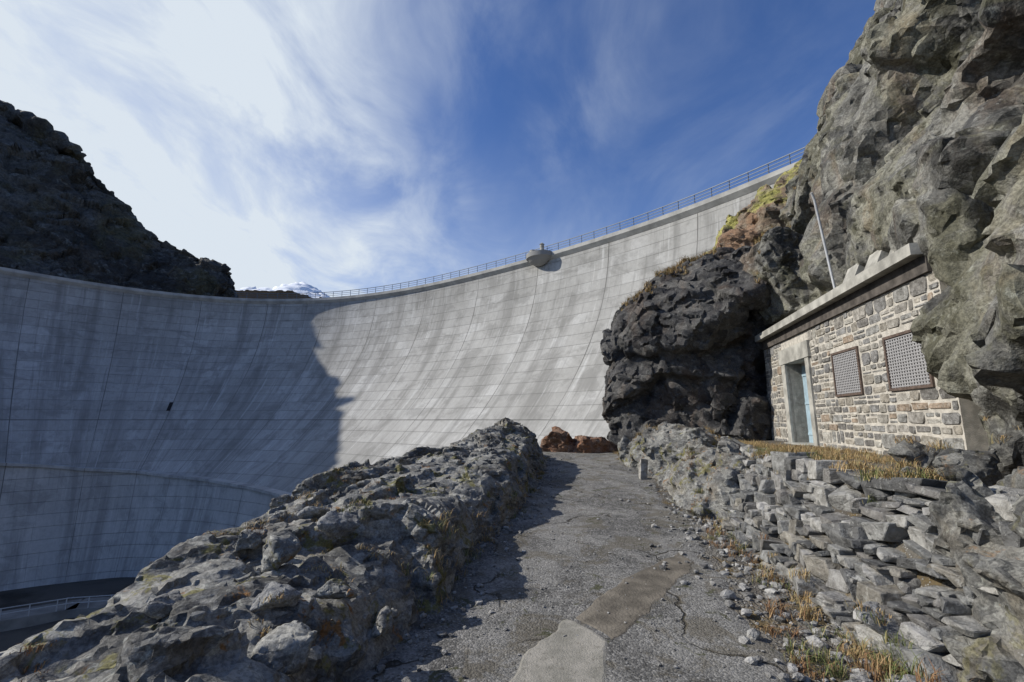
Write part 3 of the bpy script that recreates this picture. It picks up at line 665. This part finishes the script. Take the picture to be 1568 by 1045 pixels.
F=gridfaces(len(rings),na+1); n=len(V); V.append((cx,cy,H+EYE+.121)); q=(len(rings)-1)*(na+1); F+= [(q+k,q+k+1,n) for k in range(na)]
mk('corbel',V,F,M_dam2,bal,False)
b=MB(); 
def cyl(cx,cy,z0,z1,r,r1=None,n=16):
    r1=r if r1 is None else r1
    v=[(cx+rr_*math.cos(6.283*k/n),cy+rr_*math.sin(6.283*k/n),z) for z,rr_ in((z0,r),(z1,r1)) for k in range(n)]
    b.add(v,[(k,(k+1)%n,n+(k+1)%n,n+k) for k in range(n)]+[tuple(range(n,2*n))])
cyl(cx+nx*1.1-tx*.9,cy+ny*1.1-ty*.9,H+EYE+.12,H+EYE+1.25,.3); cyl(cx+nx*1.1-tx*.9,cy+ny*1.1-ty*.9,H+EYE+1.25,H+EYE+1.5,.38,.1)
cyl(cx+nx*1.0+tx*.9,cy+ny*1.0+ty*.9,H+EYE+.12,H+EYE+.8,.5,.45)
b.make('instrument_housing',M_conc,bal)
ini=int(np.argmin(np.hypot(D[:,0]+2.56*H,D[:,1]-3.62*H)))
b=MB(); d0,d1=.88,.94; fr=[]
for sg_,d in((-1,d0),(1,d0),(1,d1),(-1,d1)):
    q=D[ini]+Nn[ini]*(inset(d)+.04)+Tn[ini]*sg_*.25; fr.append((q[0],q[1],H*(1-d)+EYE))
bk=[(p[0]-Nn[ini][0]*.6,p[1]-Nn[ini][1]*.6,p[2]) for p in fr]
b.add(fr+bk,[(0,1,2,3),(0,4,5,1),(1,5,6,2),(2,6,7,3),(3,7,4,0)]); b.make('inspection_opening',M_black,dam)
wk=empty('valley_walkway'); b=MB(); g=MB()
pts=[(-64,30),(-58,40),(-52,48),(-46,52),(-36,54)]
for (xa,ya),(xb,yb) in zip(pts[:-1],pts[1:]):
    d=Vector((xb-xa,yb-ya,0)); Ls=d.length; d.normalize(); nn=Vector((-d.y,d.x,0))
    M=Matrix(((d.x,nn.x,0,xa),(d.y,nn.y,0,ya),(0,0,1,-19.4+EYE),(0,0,0,1)))
    b.box(0,Ls+.3,-1.6,1.6,-1.2,.25,M=M); s=0
    while s<Ls: g.box(s-.04,s+.04,-1.5,-1.42,.25,1.35,M=M); s+=2
    for zz in(.8,1.3): g.box(0,Ls,-1.49,-1.43,zz,zz+.07,M=M)
b.make('deck',plain('walkway_concrete',(.2,.195,.18),.9,.3,.5,.01),wk); g.make('railing',M_steel,wk)
# ------------------------------------------------------------ left mountain
R=np.array([(-2.47,4.3,.2),(-2.64,4.3,.95),(-2.86,4.4,1.43),(-3.13,4.3,1.56),(-3.57,4.2,1.78),(-4.04,4.1,2.26),(-4.31,4.0,2.56),(-4.88,3.9,2.88),(-5.15,3.4,2.85),(-5.2,2.9,2.72),(-5.2,2.2,2.15),(-5.2,1.4,1.4),(-5.2,0,.6),(-5.2,-2,.2)])  # ridge line; its unseen left end is shaped to cast the dam's shadow edge
B=np.array([(-2.45,3.95,.1),(-2.5,3.92,.3),(-2.6,3.8,.7),(-2.75,3.75,.75),(-2.98,3.62,.75),(-3.25,3.4,.75),(-3.45,3.2,.75),(-3.66,2.95,.75),(-3.85,2.7,.7),(-4.0,2.4,.6),(-4.2,1.9,.4),(-4.3,1.3,-.3),(-4.4,0,-.9),(-4.4,-2,-1)])
K=R+np.array([(-.3,1.2,-1.6)]); K[:,2]=-1
M1=R*.62+B*.38+np.array([0,0,.06]); M2=R*.3+B*.7+np.array([0,0,.03]); Fo=B.copy(); Fo[:,2]=-1.1; 
C=np.stack([K,R*.9+K*.1,R,M1,M2,B,Fo],1)*H
def sheet(name,C,nu,nv,levels,mat,flip=False,seed=1,an=(1,1,1.5),parent=None):
    C=np.array(C,float)
    A=cr(C,np.linspace(0,C.shape[0]-1,nu)); A=np.swapaxes(cr(np.swapaxes(A,0,1),np.linspace(0,C.shape[1]-1,nv)),0,1)
    du=np.gradient(A,axis=0); dv=np.gradient(A,axis=1); N=np.cross(du,dv); N/=np.linalg.norm(N,axis=-1,keepdims=True)+1e-9
    P=displace(A.reshape(-1,3),N.reshape(-1,3),levels,seed,an); P[:,2]+=EYE
    return mk(name,P,gridfaces(nu,nv,flip),mat,parent,True)
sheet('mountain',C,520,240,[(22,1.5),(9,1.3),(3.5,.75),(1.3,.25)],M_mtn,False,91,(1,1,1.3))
# ------------------------------------------------------------ snow peak
n=110; gx=np.linspace(-1100,-500,n); gy=np.linspace(1400,1900,n); X,Y=np.meshgrid(gx,gy,indexing='ij')
def cone(cx,cy,h,s): return h-s*np.hypot(X-cx,(Y-cy)*.9)
h=np.maximum(np.maximum(cone(-755,1560,478,.5),cone(-840,1540,452,.35)),cone(-690,1560,425,.3))
P=np.stack([X.ravel(),Y.ravel(),h.ravel()],-1); h=h+(blocky(P,70,5)*9+blocky(P,26,9)*4).reshape(X.shape)
m,T=material('snow_rock',.8); nz=T.new('ShaderNodeSeparateXYZ',i={0:T.new('ShaderNodeNewGeometry').outputs['Normal']}).outputs[2]
c=T.mix(T.ramp(T.math('ADD',T.noise(T.obj,.03,6,.65),T.math('MULTIPLY',nz,.35)),.48,.62),(.28,.28,.29),(.78,.81,.85)); fin(T,c)
mk('snow_mountain',np.stack([X,Y,h+EYE],-1).reshape(-1,3),gridfaces(n,n),m,None,True)
print('verts',sum(len(o.data.vertices) for o in S.objects if o.type=='MESH'))
